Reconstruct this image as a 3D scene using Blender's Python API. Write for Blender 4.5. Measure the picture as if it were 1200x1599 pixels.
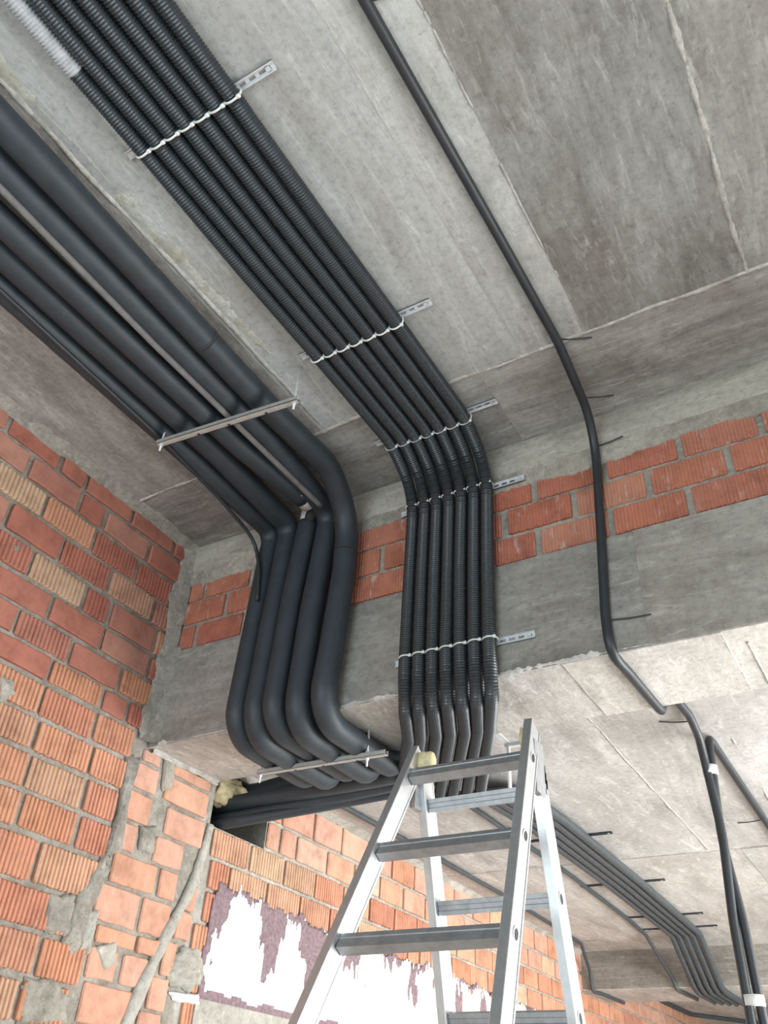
import bpy, bmesh, math, random
from mathutils import Vector, Matrix, noise

random.seed(7)
for o in list(bpy.data.objects):
    bpy.data.objects.remove(o)
SC = bpy.context.scene
COL = SC.collection

# ------------------------------------------------------------------ camera, world, light, exposure
CAM_POS = Vector((0, 0, 1.5))
F_PX = 1312.08
RIGHT = Vector((0.86057215, 0.50673237, 0.05136028))
DOWN = Vector((-0.27061385, 0.54033255, -0.79674894))
FWD = Vector((-0.43149011, 0.67176115, 0.60212394))
cam = bpy.data.objects.new('camera', bpy.data.cameras.new('camera'))
COL.objects.link(cam)
cam.matrix_world = Matrix((
    (RIGHT.x, -DOWN.x, -FWD.x, CAM_POS.x),
    (RIGHT.y, -DOWN.y, -FWD.y, CAM_POS.y),
    (RIGHT.z, -DOWN.z, -FWD.z, CAM_POS.z),
    (0, 0, 0, 1)))
cam.data.sensor_fit = 'VERTICAL'
cam.data.sensor_height = 24.0
cam.data.lens = 24.0 * F_PX / 1599.0
cam.data.clip_start = 0.02
SC.camera = cam

w = bpy.data.worlds.new('world')
SC.world = w
w.use_nodes = True
wn = w.node_tree.nodes
wn['Background'].inputs[0].default_value = (0.80, 0.90, 1.0, 1)
wn['Background'].inputs[1].default_value = 1.0


def area(name, loc, rot, sx, sy, power, color):
    l = bpy.data.lights.new(name, 'AREA')
    l.shape = 'RECTANGLE'
    l.size, l.size_y = sx, sy
    l.energy = power
    l.color = color
    o = bpy.data.objects.new(name, l)
    COL.objects.link(o)
    o.location = loc
    o.rotation_euler = rot
    return o


HP = math.pi / 2
# area lamp as daylight, at the unseen bay added right of the far room
area('daylight_far_room', (2.98, 5.2, 1.25), (0, HP, 0), 2.1, 5.0, 570, (0.98, 0.98, 0.98))
# area lamp tilted up at the ceiling, in the bay added behind the photographer
area('daylight_near_room', (-0.9, -3.62, 1.55), (HP + 0.35, 0, 0), 3.4, 2.5, 172, (0.77, 0.915, 1.0))
# added fill lamp at the invented opening, right of the near room
area('fill_side', (4.38, -1.2, 1.4), (0, HP, 0), 2.4, 4.8, 75, (0.95, 0.97, 1.0))

SC.view_settings.view_transform = 'Standard'
SC.view_settings.look = 'None'
SC.view_settings.exposure = 0.0
SC.view_settings.gamma = 1.0
SC.view_settings.use_curve_mapping = False

# ------------------------------------------------------------------ measures of the place (metres)
XL = -2.647          # face of the brick wall on the left
YB, YB2 = 2.415, 2.862   # near and far face of the deep beam
ZC = 3.8             # near ceiling
ZB = 2.794           # underside of the beam
Z2 = 2.906           # ceiling of the room beyond
YF, YF2 = 7.63, 8.32  # second, shallow beam
ZF = 2.62
Z3 = 2.87


def ray(px, py):
    return RIGHT * ((px - 600) / F_PX) + DOWN * ((py - 799.5) / F_PX) + FWD


def on_z(px, py, z):
    d = ray(px, py)
    return CAM_POS + d * ((z - CAM_POS.z) / d.z)


def on_x(px, py, x):
    d = ray(px, py)
    return CAM_POS + d * (x / d.x)


def on_y(px, py, y):
    d = ray(px, py)
    return CAM_POS + d * (y / d.y)


# ------------------------------------------------------------------ material helpers
def new_mat(name):
    m = bpy.data.materials.new(name)
    m.use_nodes = True
    nt = m.node_tree
    return m, nt, nt.nodes, nt.links, nt.nodes['Principled BSDF']


def ramp(N, stops):
    r = N.new('ShaderNodeValToRGB')
    e = r.color_ramp.elements
    while len(e) < len(stops):
        e.new(0.5)
    for i, (p, c) in enumerate(stops):
        e[i].position = p
        e[i].color = (*c, 1)
    return r


def mixc(N, L, fac, a, b, mode='MIX'):
    m = N.new('ShaderNodeMix')
    m.data_type = 'RGBA'
    m.blend_type = mode
    for sock, v in ((m.inputs[0], fac), (m.inputs[6], a), (m.inputs[7], b)):
        if hasattr(v, 'links'):
            L.new(v, sock)
        elif isinstance(v, (int, float)):
            sock.default_value = v
        else:
            sock.default_value = (*v, 1)
    return m.outputs[2]


def concrete(name, c_lo, c_hi, c_stain, stretch=(1, 1, 1), scale=3.0, stain=0.5, bump=0.25, warm=None):
    m, nt, N, L, P = new_mat(name)
    tc = N.new('ShaderNodeTexCoord')
    oi = N.new('ShaderNodeObjectInfo')
    add = N.new('ShaderNodeVectorMath')
    add.operation = 'MULTIPLY_ADD'
    L.new(oi.outputs['Random'], add.inputs[0])
    add.inputs[1].default_value = (31, 17, 9)
    L.new(tc.outputs['Object'], add.inputs[2])
    mp = N.new('ShaderNodeMapping')
    mp.inputs['Scale'].default_value = stretch
    L.new(add.outputs[0], mp.inputs[0])

    def nz(sc, det, rough, vec, dist=0.0):
        n = N.new('ShaderNodeTexNoise')
        n.inputs['Scale'].default_value = sc
        n.inputs['Detail'].default_value = det
        n.inputs['Roughness'].default_value = rough
        n.inputs['Distortion'].default_value = dist
        L.new(vec, n.inputs['Vector'])
        return n.outputs['Fac']
    big = nz(scale, 6, 0.65, add.outputs[0], 0.4)
    streak = nz(scale * 1.6, 5, 0.7, mp.outputs[0])
    fine = nz(42, 6, 0.75, add.outputs[0])
    r1 = ramp(N, [(0.32, c_lo), (0.68, c_hi)])
    L.new(streak, r1.inputs[0])
    r2 = ramp(N, [(0.44, (0, 0, 0)), (0.62, (1, 1, 1))])
    L.new(big, r2.inputs[0])
    sm = N.new('ShaderNodeMath')
    sm.operation = 'MULTIPLY'
    L.new(r2.outputs[0], sm.inputs[0])
    sm.inputs[1].default_value = stain
    c = mixc(N, L, sm.outputs[0], r1.outputs[0], c_stain)
    scuff = nz(scale * 4.2, 8, 0.78, mp.outputs[0], 0.8)
    rs = ramp(N, [(0.53, (0, 0, 0)), (0.67, (1, 1, 1))])
    L.new(scuff, rs.inputs[0])
    ss = N.new('ShaderNodeMath')
    ss.operation = 'MULTIPLY'
    L.new(rs.outputs[0], ss.inputs[0])
    ss.inputs[1].default_value = 0.7
    c = mixc(N, L, ss.outputs[0], c, tuple(min(0.9, v * 1.28) for v in c_hi))
    grime = nz(scale * 0.55, 7, 0.7, mp.outputs[0], 1.2)
    rg = ramp(N, [(0.36, (0.66, 0.65, 0.63)), (0.52, (1, 1, 1))])
    L.new(grime, rg.inputs[0])
    c = mixc(N, L, 0.75, c, rg.outputs[0], 'MULTIPLY')
    r3 = ramp(N, [(0.3, (0.72, 0.72, 0.72)), (0.5, (1, 1, 1)), (0.72, (1.12, 1.12, 1.12))])
    L.new(fine, r3.inputs[0])
    c = mixc(N, L, 1.0, c, r3.outputs[0], 'MULTIPLY')
    # a slightly different cast on every panel
    rr = ramp(N, [(0.0, (0.88, 0.89, 0.90)), (1.0, (1.06, 1.05, 1.03))])
    L.new(oi.outputs['Random'], rr.inputs[0])
    c = mixc(N, L, 1.0, c, rr.outputs[0], 'MULTIPLY')
    # pits
    vo = N.new('ShaderNodeTexVoronoi')
    vo.inputs['Scale'].default_value = 26
    L.new(add.outputs[0], vo.inputs['Vector'])
    rp = ramp(N, [(0.05, (0.62, 0.6, 0.58)), (0.11, (1, 1, 1))])
    L.new(vo.outputs['Distance'], rp.inputs[0])
    c = mixc(N, L, 0.6, c, rp.outputs[0], 'MULTIPLY')
    L.new(c, P.inputs['Base Color'])
    P.inputs['Roughness'].default_value = 0.85
    b = N.new('ShaderNodeBump')
    b.inputs['Strength'].default_value = bump
    b.inputs['Distance'].default_value = 0.012
    ad = N.new('ShaderNodeMath')
    ad.operation = 'ADD'
    L.new(fine, ad.inputs[0])
    L.new(streak, ad.inputs[1])
    L.new(ad.outputs[0], b.inputs['Height'])
    L.new(b.outputs[0], P.inputs['Normal'])
    return m


def brick_mat(name, stops, white=0.0):
    m, nt, N, L, P = new_mat(name)
    tc = N.new('ShaderNodeTexCoord')
    oi = N.new('ShaderNodeObjectInfo')
    geo = N.new('ShaderNodeNewGeometry')
    r = ramp(N, stops)
    L.new(oi.outputs['Random'], r.inputs[0])
    add = N.new('ShaderNodeVectorMath')
    add.operation = 'MULTIPLY_ADD'
    L.new(oi.outputs['Random'], add.inputs[0])
    add.inputs[1].default_value = (31, 17, 9)
    L.new(geo.outputs['Position'], add.inputs[2])
    n = N.new('ShaderNodeTexNoise')
    n.inputs['Scale'].default_value = 9
    n.inputs['Detail'].default_value = 6
    n.inputs['Roughness'].default_value = 0.7
    L.new(add.outputs[0], n.inputs['Vector'])
    r2 = ramp(N, [(0.3, (0.70, 0.66, 0.64)), (0.52, (1, 1, 1)), (0.75, (1.2, 1.18, 1.15))])
    L.new(n.outputs['Fac'], r2.inputs[0])
    c = mixc(N, L, 1.0, r.outputs[0], r2.outputs[0], 'MULTIPLY')
    n2 = N.new('ShaderNodeTexNoise')
    n2.inputs['Scale'].default_value = 14
    n2.inputs['Detail'].default_value = 8
    n2.inputs['Roughness'].default_value = 0.75
    mp = N.new('ShaderNodeMapping')
    mp.inputs['Scale'].default_value = (2.2, 2.2, 0.7)
    L.new(add.outputs[0], mp.inputs[0])
    L.new(mp.outputs[0], n2.inputs['Vector'])
    r3 = ramp(N, [(0.56, (0, 0, 0)), (0.72, (1, 1, 1))])
    L.new(n2.outputs['Fac'], r3.inputs[0])
    mm = N.new('ShaderNodeMath')
    mm.operation = 'MULTIPLY'
    L.new(r3.outputs[0], mm.inputs[0])
    mm.inputs[1].default_value = white
    c = mixc(N, L, mm.outputs[0], c, (0.62, 0.50, 0.44))
    L.new(c, P.inputs['Base Color'])
    P.inputs['Roughness'].default_value = 0.9
    b = N.new('ShaderNodeBump')
    b.inputs['Strength'].default_value = 0.3
    b.inputs['Distance'].default_value = 0.006
    n3 = N.new('ShaderNodeTexNoise')
    n3.inputs['Scale'].default_value = 60
    n3.inputs['Detail'].default_value = 5
    L.new(add.outputs[0], n3.inputs['Vector'])
    L.new(n3.outputs['Fac'], b.inputs['Height'])
    L.new(b.outputs[0], P.inputs['Normal'])
    return m


def plain(name, col, rough=0.6, metal=0.0, var=0.15, nscale=25, bump=0.1, spec=0.5):
    m, nt, N, L, P = new_mat(name)
    geo = N.new('ShaderNodeNewGeometry')
    n = N.new('ShaderNodeTexNoise')
    n.inputs['Scale'].default_value = nscale
    n.inputs['Detail'].default_value = 5
    n.inputs['Roughness'].default_value = 0.7
    L.new(geo.outputs['Position'], n.inputs['Vector'])
    a = tuple(max(0, v * (1 - var)) for v in col)
    b_ = tuple(v * (1 + var) for v in col)
    r = ramp(N, [(0.3, a), (0.7, b_)])
    L.new(n.outputs['Fac'], r.inputs[0])
    L.new(r.outputs[0], P.inputs['Base Color'])
    P.inputs['Roughness'].default_value = rough
    P.inputs['Metallic'].default_value = metal
    P.inputs['Specular IOR Level'].default_value = spec
    b = N.new('ShaderNodeBump')
    b.inputs['Strength'].default_value = bump
    b.inputs['Distance'].default_value = 0.004
    L.new(n.outputs['Fac'], b.inputs['Height'])
    L.new(b.outputs[0], P.inputs['Normal'])
    return m


M = {}
M['ceiling'] = concrete('board_marked_concrete', (0.225, 0.222, 0.205), (0.375, 0.372, 0.35), (0.17, 0.148, 0.122), (4, 0.7, 1), 2.0, 0.65, 0.35)
M['ceiling_smooth'] = concrete('smooth_pale_concrete', (0.40, 0.40, 0.385), (0.54, 0.545, 0.53), (0.33, 0.315, 0.29), (4, 0.5, 1), 1.5, 0.5, 0.25)
M['ceiling_brown'] = concrete('brownish_concrete', (0.31, 0.29, 0.265), (0.50, 0.475, 0.44), (0.225, 0.195, 0.165), (2.5, 0.7, 1), 2.4, 0.65, 0.35)
M['ceiling_strip'] = concrete('dark_board_concrete', (0.28, 0.27, 0.25), (0.46, 0.445, 0.415), (0.21, 0.19, 0.165), (0.7, 5, 1), 2.4, 0.6, 0.3)
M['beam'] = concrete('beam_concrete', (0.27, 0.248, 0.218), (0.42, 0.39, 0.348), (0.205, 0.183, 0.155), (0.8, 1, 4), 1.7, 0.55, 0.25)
M['underside'] = concrete('lit_underside_concrete', (0.48, 0.46, 0.425), (0.68, 0.655, 0.62), (0.38, 0.355, 0.33), (3, 0.8, 1), 2.0, 0.5, 0.3)  # paler than the beam face: light on the underside is put into the colour
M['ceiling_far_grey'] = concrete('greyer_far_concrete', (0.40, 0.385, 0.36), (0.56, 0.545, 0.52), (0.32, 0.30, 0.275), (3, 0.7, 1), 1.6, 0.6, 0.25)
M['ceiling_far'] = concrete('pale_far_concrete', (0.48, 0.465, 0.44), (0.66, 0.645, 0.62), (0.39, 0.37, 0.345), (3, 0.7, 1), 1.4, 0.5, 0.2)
M['band'] = concrete('cream_plaster', (0.36, 0.33, 0.275), (0.48, 0.45, 0.385), (0.28, 0.26, 0.23), (0.6, 1, 4), 2.2, 0.35, 0.2)
M['mortar'] = concrete('grey_mortar', (0.33, 0.303, 0.255), (0.51, 0.472, 0.405), (0.245, 0.225, 0.19), (1, 1, 1), 7.0, 0.5, 0.8)
M['mortar_lit'] = concrete('smooth_lit_cement', (0.40, 0.38, 0.33), (0.54, 0.52, 0.46), (0.33, 0.31, 0.265), (1, 1, 1), 5.0, 0.4, 0.4)  # lighter copy of the mortar, stronger light put into its tone
M['seam'] = concrete('pale_cement_seam', (0.46, 0.44, 0.40), (0.66, 0.64, 0.60), (0.38, 0.36, 0.33), (1, 1, 1), 9.0, 0.4, 0.6)
M['seam_yellow'] = concrete('yellowed_cement', (0.54, 0.53, 0.48), (0.66, 0.66, 0.63), (0.52, 0.47, 0.29), (1, 1, 1), 5.0, 0.6, 0.5)
M['floor'] = concrete('floor_screed', (0.50, 0.49, 0.47), (0.64, 0.63, 0.60), (0.42, 0.41, 0.39), (1, 1, 1), 1.0, 0.4, 0.2)
M['brick'] = brick_mat('ribbed_orange_brick', [(0.0, (0.52, 0.24, 0.14)), (0.3, (0.60, 0.31, 0.19)), (0.55, (0.52, 0.225, 0.145)), (0.75, (0.58, 0.36, 0.235)), (0.92, (0.60, 0.44, 0.29)), (1.0, (0.46, 0.21, 0.14))], 0.45)
M['brick_red'] = brick_mat('smooth_red_brick', [(0.0, (0.40, 0.14, 0.097)), (0.5, (0.44, 0.172, 0.12)), (0.8, (0.46, 0.225, 0.165)), (1.0, (0.36, 0.118, 0.083))], 0.1)
M['brick_pink'] = brick_mat('smooth_pink_brick', [(0.0, (0.58, 0.31, 0.21)), (0.5, (0.58, 0.335, 0.25)), (0.8, (0.57, 0.30, 0.19)), (1.0, (0.60, 0.39, 0.29))], 0.5)
M['brick_beam'] = brick_mat('beam_infill_brick', [(0.0, (0.45, 0.15, 0.09)), (0.5, (0.48, 0.185, 0.115)), (0.8, (0.43, 0.14, 0.095)), (1.0, (0.50, 0.23, 0.15))], 0.8)
M['foam_pipe'] = plain('black_foam_insulation', (0.027, 0.036, 0.044), 0.55, 0, 0.25, 18, 0.25, 0.55)  # black foam; the bluish cast is sky reflection put into the base colour
M['conduit'] = plain('black_corrugated_plastic', (0.030, 0.036, 0.041), 0.38, 0, 0.2, 30, 0.05, 0.6)  # black plastic with the blue sky sheen mixed into its base
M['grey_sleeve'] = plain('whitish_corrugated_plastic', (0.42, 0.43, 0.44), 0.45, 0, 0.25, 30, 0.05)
M['cable'] = plain('dark_cable_plastic', (0.026, 0.031, 0.036), 0.45, 0, 0.2, 20, 0.05)
M['far_tube'] = plain('slate_tube_plastic', (0.055, 0.065, 0.07), 0.55, 0, 0.2, 20, 0.05)
M['grey_tube'] = plain('dusty_grey_tube', (0.16, 0.155, 0.15), 0.7, 0, 0.2, 20, 0.1)
M['white_pipe'] = plain('white_plastic_pipe', (0.78, 0.78, 0.76), 0.5, 0, 0.05, 20, 0.02)
M['tie'] = plain('white_nylon', (0.74, 0.76, 0.72), 0.5, 0, 0.08, 30, 0.02)
M['zinc'] = plain('galvanised_steel', (0.66, 0.69, 0.71), 0.45, 0.3, 0.12, 60, 0.05)
M['channel'] = plain('dull_galvanised_channel', (0.50, 0.49, 0.46), 0.5, 0.45, 0.15, 40, 0.05)
M['alu'] = plain('brushed_aluminium', (0.72, 0.74, 0.75), 0.36, 0.85, 0.08, 35, 0.06)
M['alu_dull'] = plain('scuffed_aluminium', (0.40, 0.41, 0.42), 0.45, 0.75, 0.18, 30, 0.08)
M['dark'] = plain('dark_rubber', (0.03, 0.03, 0.03), 0.7, 0, 0.2, 30, 0.1)
M['wire'] = plain('dark_tie_wire', (0.06, 0.058, 0.055), 0.6, 0.3, 0.2, 30, 0.05)
M['foam'] = plain('yellow_mounting_foam', (0.66, 0.56, 0.33), 0.9, 0, 0.35, 22, 0.9)
M['plaster'] = plain('white_gypsum_plaster', (0.86, 0.87, 0.87), 0.9, 0, 0.04, 40, 0.4)
M['primer'] = plain('purple_primer_mesh', (0.24, 0.17, 0.185), 0.9, 0, 0.4, 60, 0.5)
M['void'] = plain('shaded_cavity', (0.05, 0.045, 0.04), 0.95, 0, 0.4, 12, 0.3)  # near-black paint stands for the shade inside the wall hole


# ------------------------------------------------------------------ mesh helpers
def link(name, me, mat, parent=None, smooth=False):
    o = bpy.data.objects.new(name, me)
    COL.objects.link(o)
    if mat is not None and not me.materials:
        me.materials.append(M[mat] if isinstance(mat, str) else mat)
    if parent is not None:
        o.parent = parent
    if smooth:
        for p in me.polygons:
            p.use_smooth = True
    return o


def mesh(verts, faces, name='m'):
    me = bpy.data.meshes.new(name)
    me.from_pydata([tuple(v) for v in verts], [], faces)
    me.update()
    return me


class MB:
    def __init__(self):
        self.v, self.f = [], []

    def add(self, vs, fs):
        b = len(self.v)
        self.v += [Vector(v) for v in vs]
        self.f += [tuple(i + b for i in f) for f in fs]

    def box(self, lo, hi, mtx=None):
        x0, y0, z0 = lo
        x1, y1, z1 = hi
        vs = [Vector(p) for p in ((x0, y0, z0), (x1, y0, z0), (x1, y1, z0), (x0, y1, z0), (x0, y0, z1), (x1, y0, z1), (x1, y1, z1), (x0, y1, z1))]
        if mtx is not None:
            vs = [mtx @ v for v in vs]
        self.add(vs, [(0, 3, 2, 1), (4, 5, 6, 7), (0, 1, 5, 4), (1, 2, 6, 5), (2, 3, 7, 6), (3, 0, 4, 7)])

    def tube(self, pts, rad, seg=10, cap=True):
        pts = [Vector(p) for p in pts]
        n = len(pts)
        rf = rad if callable(rad) else (lambda s, i: rad)
        t0 = (pts[1] - pts[0]).normalized()
        up = Vector((0, 0, 1)) if abs(t0.z) < 0.9 else Vector((1, 0, 0))
        nrm = (up - t0 * up.dot(t0)).normalized()
        b = len(self.v)
        s = 0.0
        for i in range(n):
            if i == 0:
                t = t0
            elif i == n - 1:
                t = (pts[i] - pts[i - 1]).normalized()
            else:
                t = (pts[i + 1] - pts[i - 1]).normalized()
            if i:
                s += (pts[i] - pts[i - 1]).length
            nrm = (nrm - t * nrm.dot(t)).normalized()
            bi = t.cross(nrm)
            r = rf(s, i)
            for k in range(seg):
                a = 2 * math.pi * k / seg
                self.v.append(pts[i] + (nrm * math.cos(a) + bi * math.sin(a)) * r)
        for i in range(n - 1):
            for k in range(seg):
                k2 = (k + 1) % seg
                self.f.append((b + i * seg + k, b + i * seg + k2, b + (i + 1) * seg + k2, b + (i + 1) * seg + k))
        if cap:
            self.f.append(tuple(b + k for k in reversed(range(seg))))
            self.f.append(tuple(b + (n - 1) * seg + k for k in range(seg)))

    def build(self, name, mat, parent=None, smooth=False):
        return link(name, mesh(self.v, self.f, name), mat, parent, smooth)


def fillet(pts, rads, step=0.03):
    """polyline with rounded corners, resampled"""
    pts = [Vector(p) for p in pts]
    if isinstance(rads, (int, float)):
        rads = [rads] * len(pts)
    out = [pts[0]]
    for i in range(1, len(pts) - 1):
        a, p, c = pts[i - 1], pts[i], pts[i + 1]
        u, v = (a - p), (c - p)
        lu, lv = u.length, v.length
        u.normalize()
        v.normalize()
        ang = u.angle(v)
        if ang > math.pi - 0.02:
            out.append(p)
            continue
        d = min(rads[i] / math.tan(ang / 2), lu * 0.49, lv * 0.49)
        p0, p1 = p + u * d, p + v * d
        nseg = max(4, int((math.pi - ang) / 0.16))
        for k in range(nseg + 1):
            t = k / nseg
            # quadratic curve close to the arc
            wgt = math.sin(ang / 2)
            den = (1 - t) ** 2 + 2 * wgt * t * (1 - t) + t * t
            out.append((p0 * (1 - t) ** 2 + p * (2 * wgt * t * (1 - t)) + p1 * (t * t)) / den)
    out.append(pts[-1])
    return resample(out, step)


def resample(pts, step):
    L = [0.0]
    for a, b in zip(pts, pts[1:]):
        L.append(L[-1] + (b - a).length)
    n = max(2, int(L[-1] / step) + 1)
    res, j = [], 0
    for i in range(n):
        s = L[-1] * i / (n - 1)
        while j < len(L) - 2 and L[j + 1] < s:
            j += 1
        d = L[j + 1] - L[j]
        t = (s - L[j]) / d if d > 1e-9 else 0
        res.append(pts[j].lerp(pts[j + 1], t))
    return res


def smooth_path(pts, it=3):
    pts = [Vector(p) for p in pts]
    for _ in range(it):
        new = [pts[0]]
        for a, b in zip(pts, pts[1:]):
            new += [a.lerp(b, 0.25), a.lerp(b, 0.75)]
        new.append(pts[-1])
        pts = new
    return pts


def tag(o, label=None, cat=None, group=None, kind=None):
    if label:
        o['label'] = label
    if cat:
        o['category'] = cat
    if group:
        o['group'] = group
    if kind:
        o['kind'] = kind
    return o


def empty(name, loc, label, cat, group=None):
    o = bpy.data.objects.new(name, None)
    COL.objects.link(o)
    o.location = loc
    o.empty_display_size = 0.05
    tag(o, label, cat, group)
    return o


def keep(child, parent):
    """child meshes are written in world coordinates; cancel the parent's offset"""
    child.parent = parent
    child.matrix_parent_inverse = Matrix.Translation(parent.location).inverted()
    return child


def nz(x, y=0.0, z=0.0):
    return noise.noise(Vector((x, y, z)))


# ------------------------------------------------------------------ the setting
def box_obj(name, lo, hi, mat, parent=None, kind='structure', label=None):
    b = MB()
    b.box(lo, hi)
    o = b.build(name, mat, parent)
    if parent is None:
        tag(o, label, None, None, kind)
    return o


floor = box_obj('floor', (-3.2, -3.85, -0.25), (4.6, 14, 0.0), 'floor', label='grey screed floor below the frame')
# plain walls that close the rooms outside the frame
def pierced(name, boxes, label):
    m = MB()
    for lo, hi in boxes:
        m.box(lo, hi)
    return tag(m.build(name, 'band'), label, kind='structure')


# near room: openings added for daylight to the right and behind the photographer
pierced('wall_right', [((4.4, -3.65, 0), (4.6, 1.25, 0.2)), ((4.4, -3.65, 2.62), (4.6, 1.25, 3.8)), ((4.4, 1.25, 0), (4.6, 2.86, 3.8)), ((4.4, -3.8, 0), (4.6, -3.65, 3.8))], 'plastered outer wall with an unseen open bay added for daylight to the right')
pierced('wall_back', [((-3.0, -3.85, 0), (4.6, -3.65, 0.2)), ((-3.0, -3.85, 2.85), (4.6, -3.65, 3.8)), ((0.85, -3.85, 0.2), (4.6, -3.65, 2.85)), ((-3.0, -3.85, 0.2), (-2.62, -3.65, 2.85))], 'plastered outer wall with an open bay added for daylight behind the photographer')
# far room: a long open bay added for daylight to the right
pierced('wall_right_far', [((3.0, 2.66, 0), (3.2, 7.74, 0.18)), ((3.0, 2.66, 2.32), (3.2, 7.74, 2.906)), ((3.0, 7.74, 0), (3.2, 13.8, 2.906)), ((3.2, 2.66, 0), (4.6, 2.86, 2.794))], 'plastered outer wall with a long open bay added for daylight in the far room')
box_obj('wall_end', (-3.2, 13.8, 0), (3.2, 14.0, 3.2), 'band', label='plain wall at the far end of the rooms')

ceiling = box_obj('ceiling', (-3.2, -3.85, ZC + 0.012), (4.6, YB2, ZC + 0.25), 'ceiling', label='board-marked grey concrete ceiling above the pipes')
ceiling_far = box_obj('ceiling_far', (-3.2, YB2, Z2 + 0.012), (4.6, YF + 0.3, Z2 + 0.3), 'ceiling_far', label='pale concrete ceiling beyond the deep beam')
ceiling_end = box_obj('ceiling_end', (-3.2, YF2 - 0.05, Z3), (4.6, 14.0, Z3 + 0.3), 'ceiling_far', label='pale concrete ceiling past the shallow beam')


def panels(parent, xs, ys, z, mats, name='formwork_panel'):
    k = 0
    for i in range(len(xs) - 1):
        for j in range(len(ys) - 1):
            dz = 0.003 * nz(i * 1.7 + 0.3, j * 2.3 + 0.8, z) - 0.002
            g = 0.0
            b = MB()
            b.box((xs[i] + g, ys[j] + g, z + dz), (xs[i + 1] - g, ys[j + 1] - g, z + 0.014))
            b.build(name, mats if isinstance(mats, str) else mats[i], parent)
            k += 1


panels(ceiling, [-2.7, -1.60, -0.725, -0.488, 0.046, 1.2, 2.4, 4.6], [-3.8, -2.2, -0.3, 1.98], ZC, ['ceiling_brown', 'ceiling_smooth', 'ceiling_smooth', 'ceiling', 'ceiling', 'ceiling', 'ceiling'])
panels(ceiling, [-2.7, -0.9, 0.75, 2.4, 4.6], [1.98, YB2], ZC, 'ceiling_strip')
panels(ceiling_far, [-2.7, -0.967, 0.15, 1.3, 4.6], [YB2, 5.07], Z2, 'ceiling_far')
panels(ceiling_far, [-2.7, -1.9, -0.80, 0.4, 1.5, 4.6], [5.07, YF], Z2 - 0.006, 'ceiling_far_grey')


def seam(parent, p0, p1, nrm, width, height, mat, name='cement_seam', seedv=0.0, rough=0.6, step=0.012, gap=0.0):
    """an irregular raised fin of cement that squeezed through the formwork joint"""
    p0, p1, nrm = Vector(p0), Vector(p1), Vector(nrm)
    L = (p1 - p0).length
    t = (p1 - p0).normalized()
    sd = t.cross(nrm).normalized()
    n = int(L / step)
    vs, fs = [], []
    for i in range(n + 1):
        s = L * i / n
        a = 1 + rough * nz(s * 14, seedv, 1.3) + rough * 0.8 * nz(s * 55, seedv, 4.1)
        h = max(0.0005, height * (0.9 + 1.0 * nz(s * 9, seedv + 3, 2.2) + 0.7 * nz(s * 60, seedv, 8.2)))
        wd = max(0.001, width * 0.5 * a)
        off = 0.35 * width * nz(s * 5, seedv + 9, 0.4)
        if gap and nz(s * 1.6, seedv + 20, 0) < gap - 0.5:
            wd *= 0.25
            h *= 0.3
        c = p0 + t * s + sd * off
        vs += [c - sd * wd - nrm * 0.002, c - sd * wd * 0.35 + nrm * h, c + sd * wd * 0.4 + nrm * h * 0.9, c + sd * wd - nrm * 0.002]
    for i in range(n):
        for k in range(3):
            a = i * 4 + k
            fs.append((a, a + 1, a + 5, a + 4))
    return link(name, mesh(vs, fs), mat, parent, True)


DN = (0, 0, -1)
seam(ceiling, (-0.488, -0.3, ZC), (-0.488, 1.97, ZC), DN, 0.012, 0.006, 'seam', seedv=1, gap=0.35)
seam(ceiling, (0.046, 0.2, ZC), (0.046, 1.99, ZC), DN, 0.02, 0.008, 'seam', seedv=2)
seam(ceiling, (-2.63, 1.985, ZC), (2.0, 1.985, ZC), DN, 0.022, 0.006, 'seam', seedv=3, gap=0.2)
seam(ceiling, (-1.605, -0.3, ZC), (-1.575, 1.95, ZC), DN, 0.022, 0.006, 'seam', seedv=4)
seam(ceiling, (-1.575, -0.3, ZC), (-1.545, 1.55, ZC), DN, 0.06, 0.0025, 'seam_yellow', seedv=5, rough=1.0, gap=0.12)
seam(ceiling, (-0.725, -0.3, ZC), (-0.715, 1.9, ZC), DN, 0.005, 0.002, 'seam', seedv=6, gap=0.5)
seam(ceiling_far, (-0.967, 2.9, Z2), (-0.967, 5.05, Z2), DN, 0.012, 0.004, 'seam', seedv=7, gap=0.3)
seam(ceiling_far, (-2.6, 5.07, Z2), (1.5, 5.09, Z2), DN, 0.05, 0.004, 'seam', seedv=8)
seam(ceiling_far, (-0.50, 2.9, Z2), (-0.52, 5.05, Z2), DN, 0.015, 0.004, 'seam', seedv=9, gap=0.5)
seam(ceiling_far, (-0.80, 5.1, Z2), (-0.80, 7.6, Z2), DN, 0.012, 0.004, 'seam', seedv=10, gap=0.3)

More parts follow.
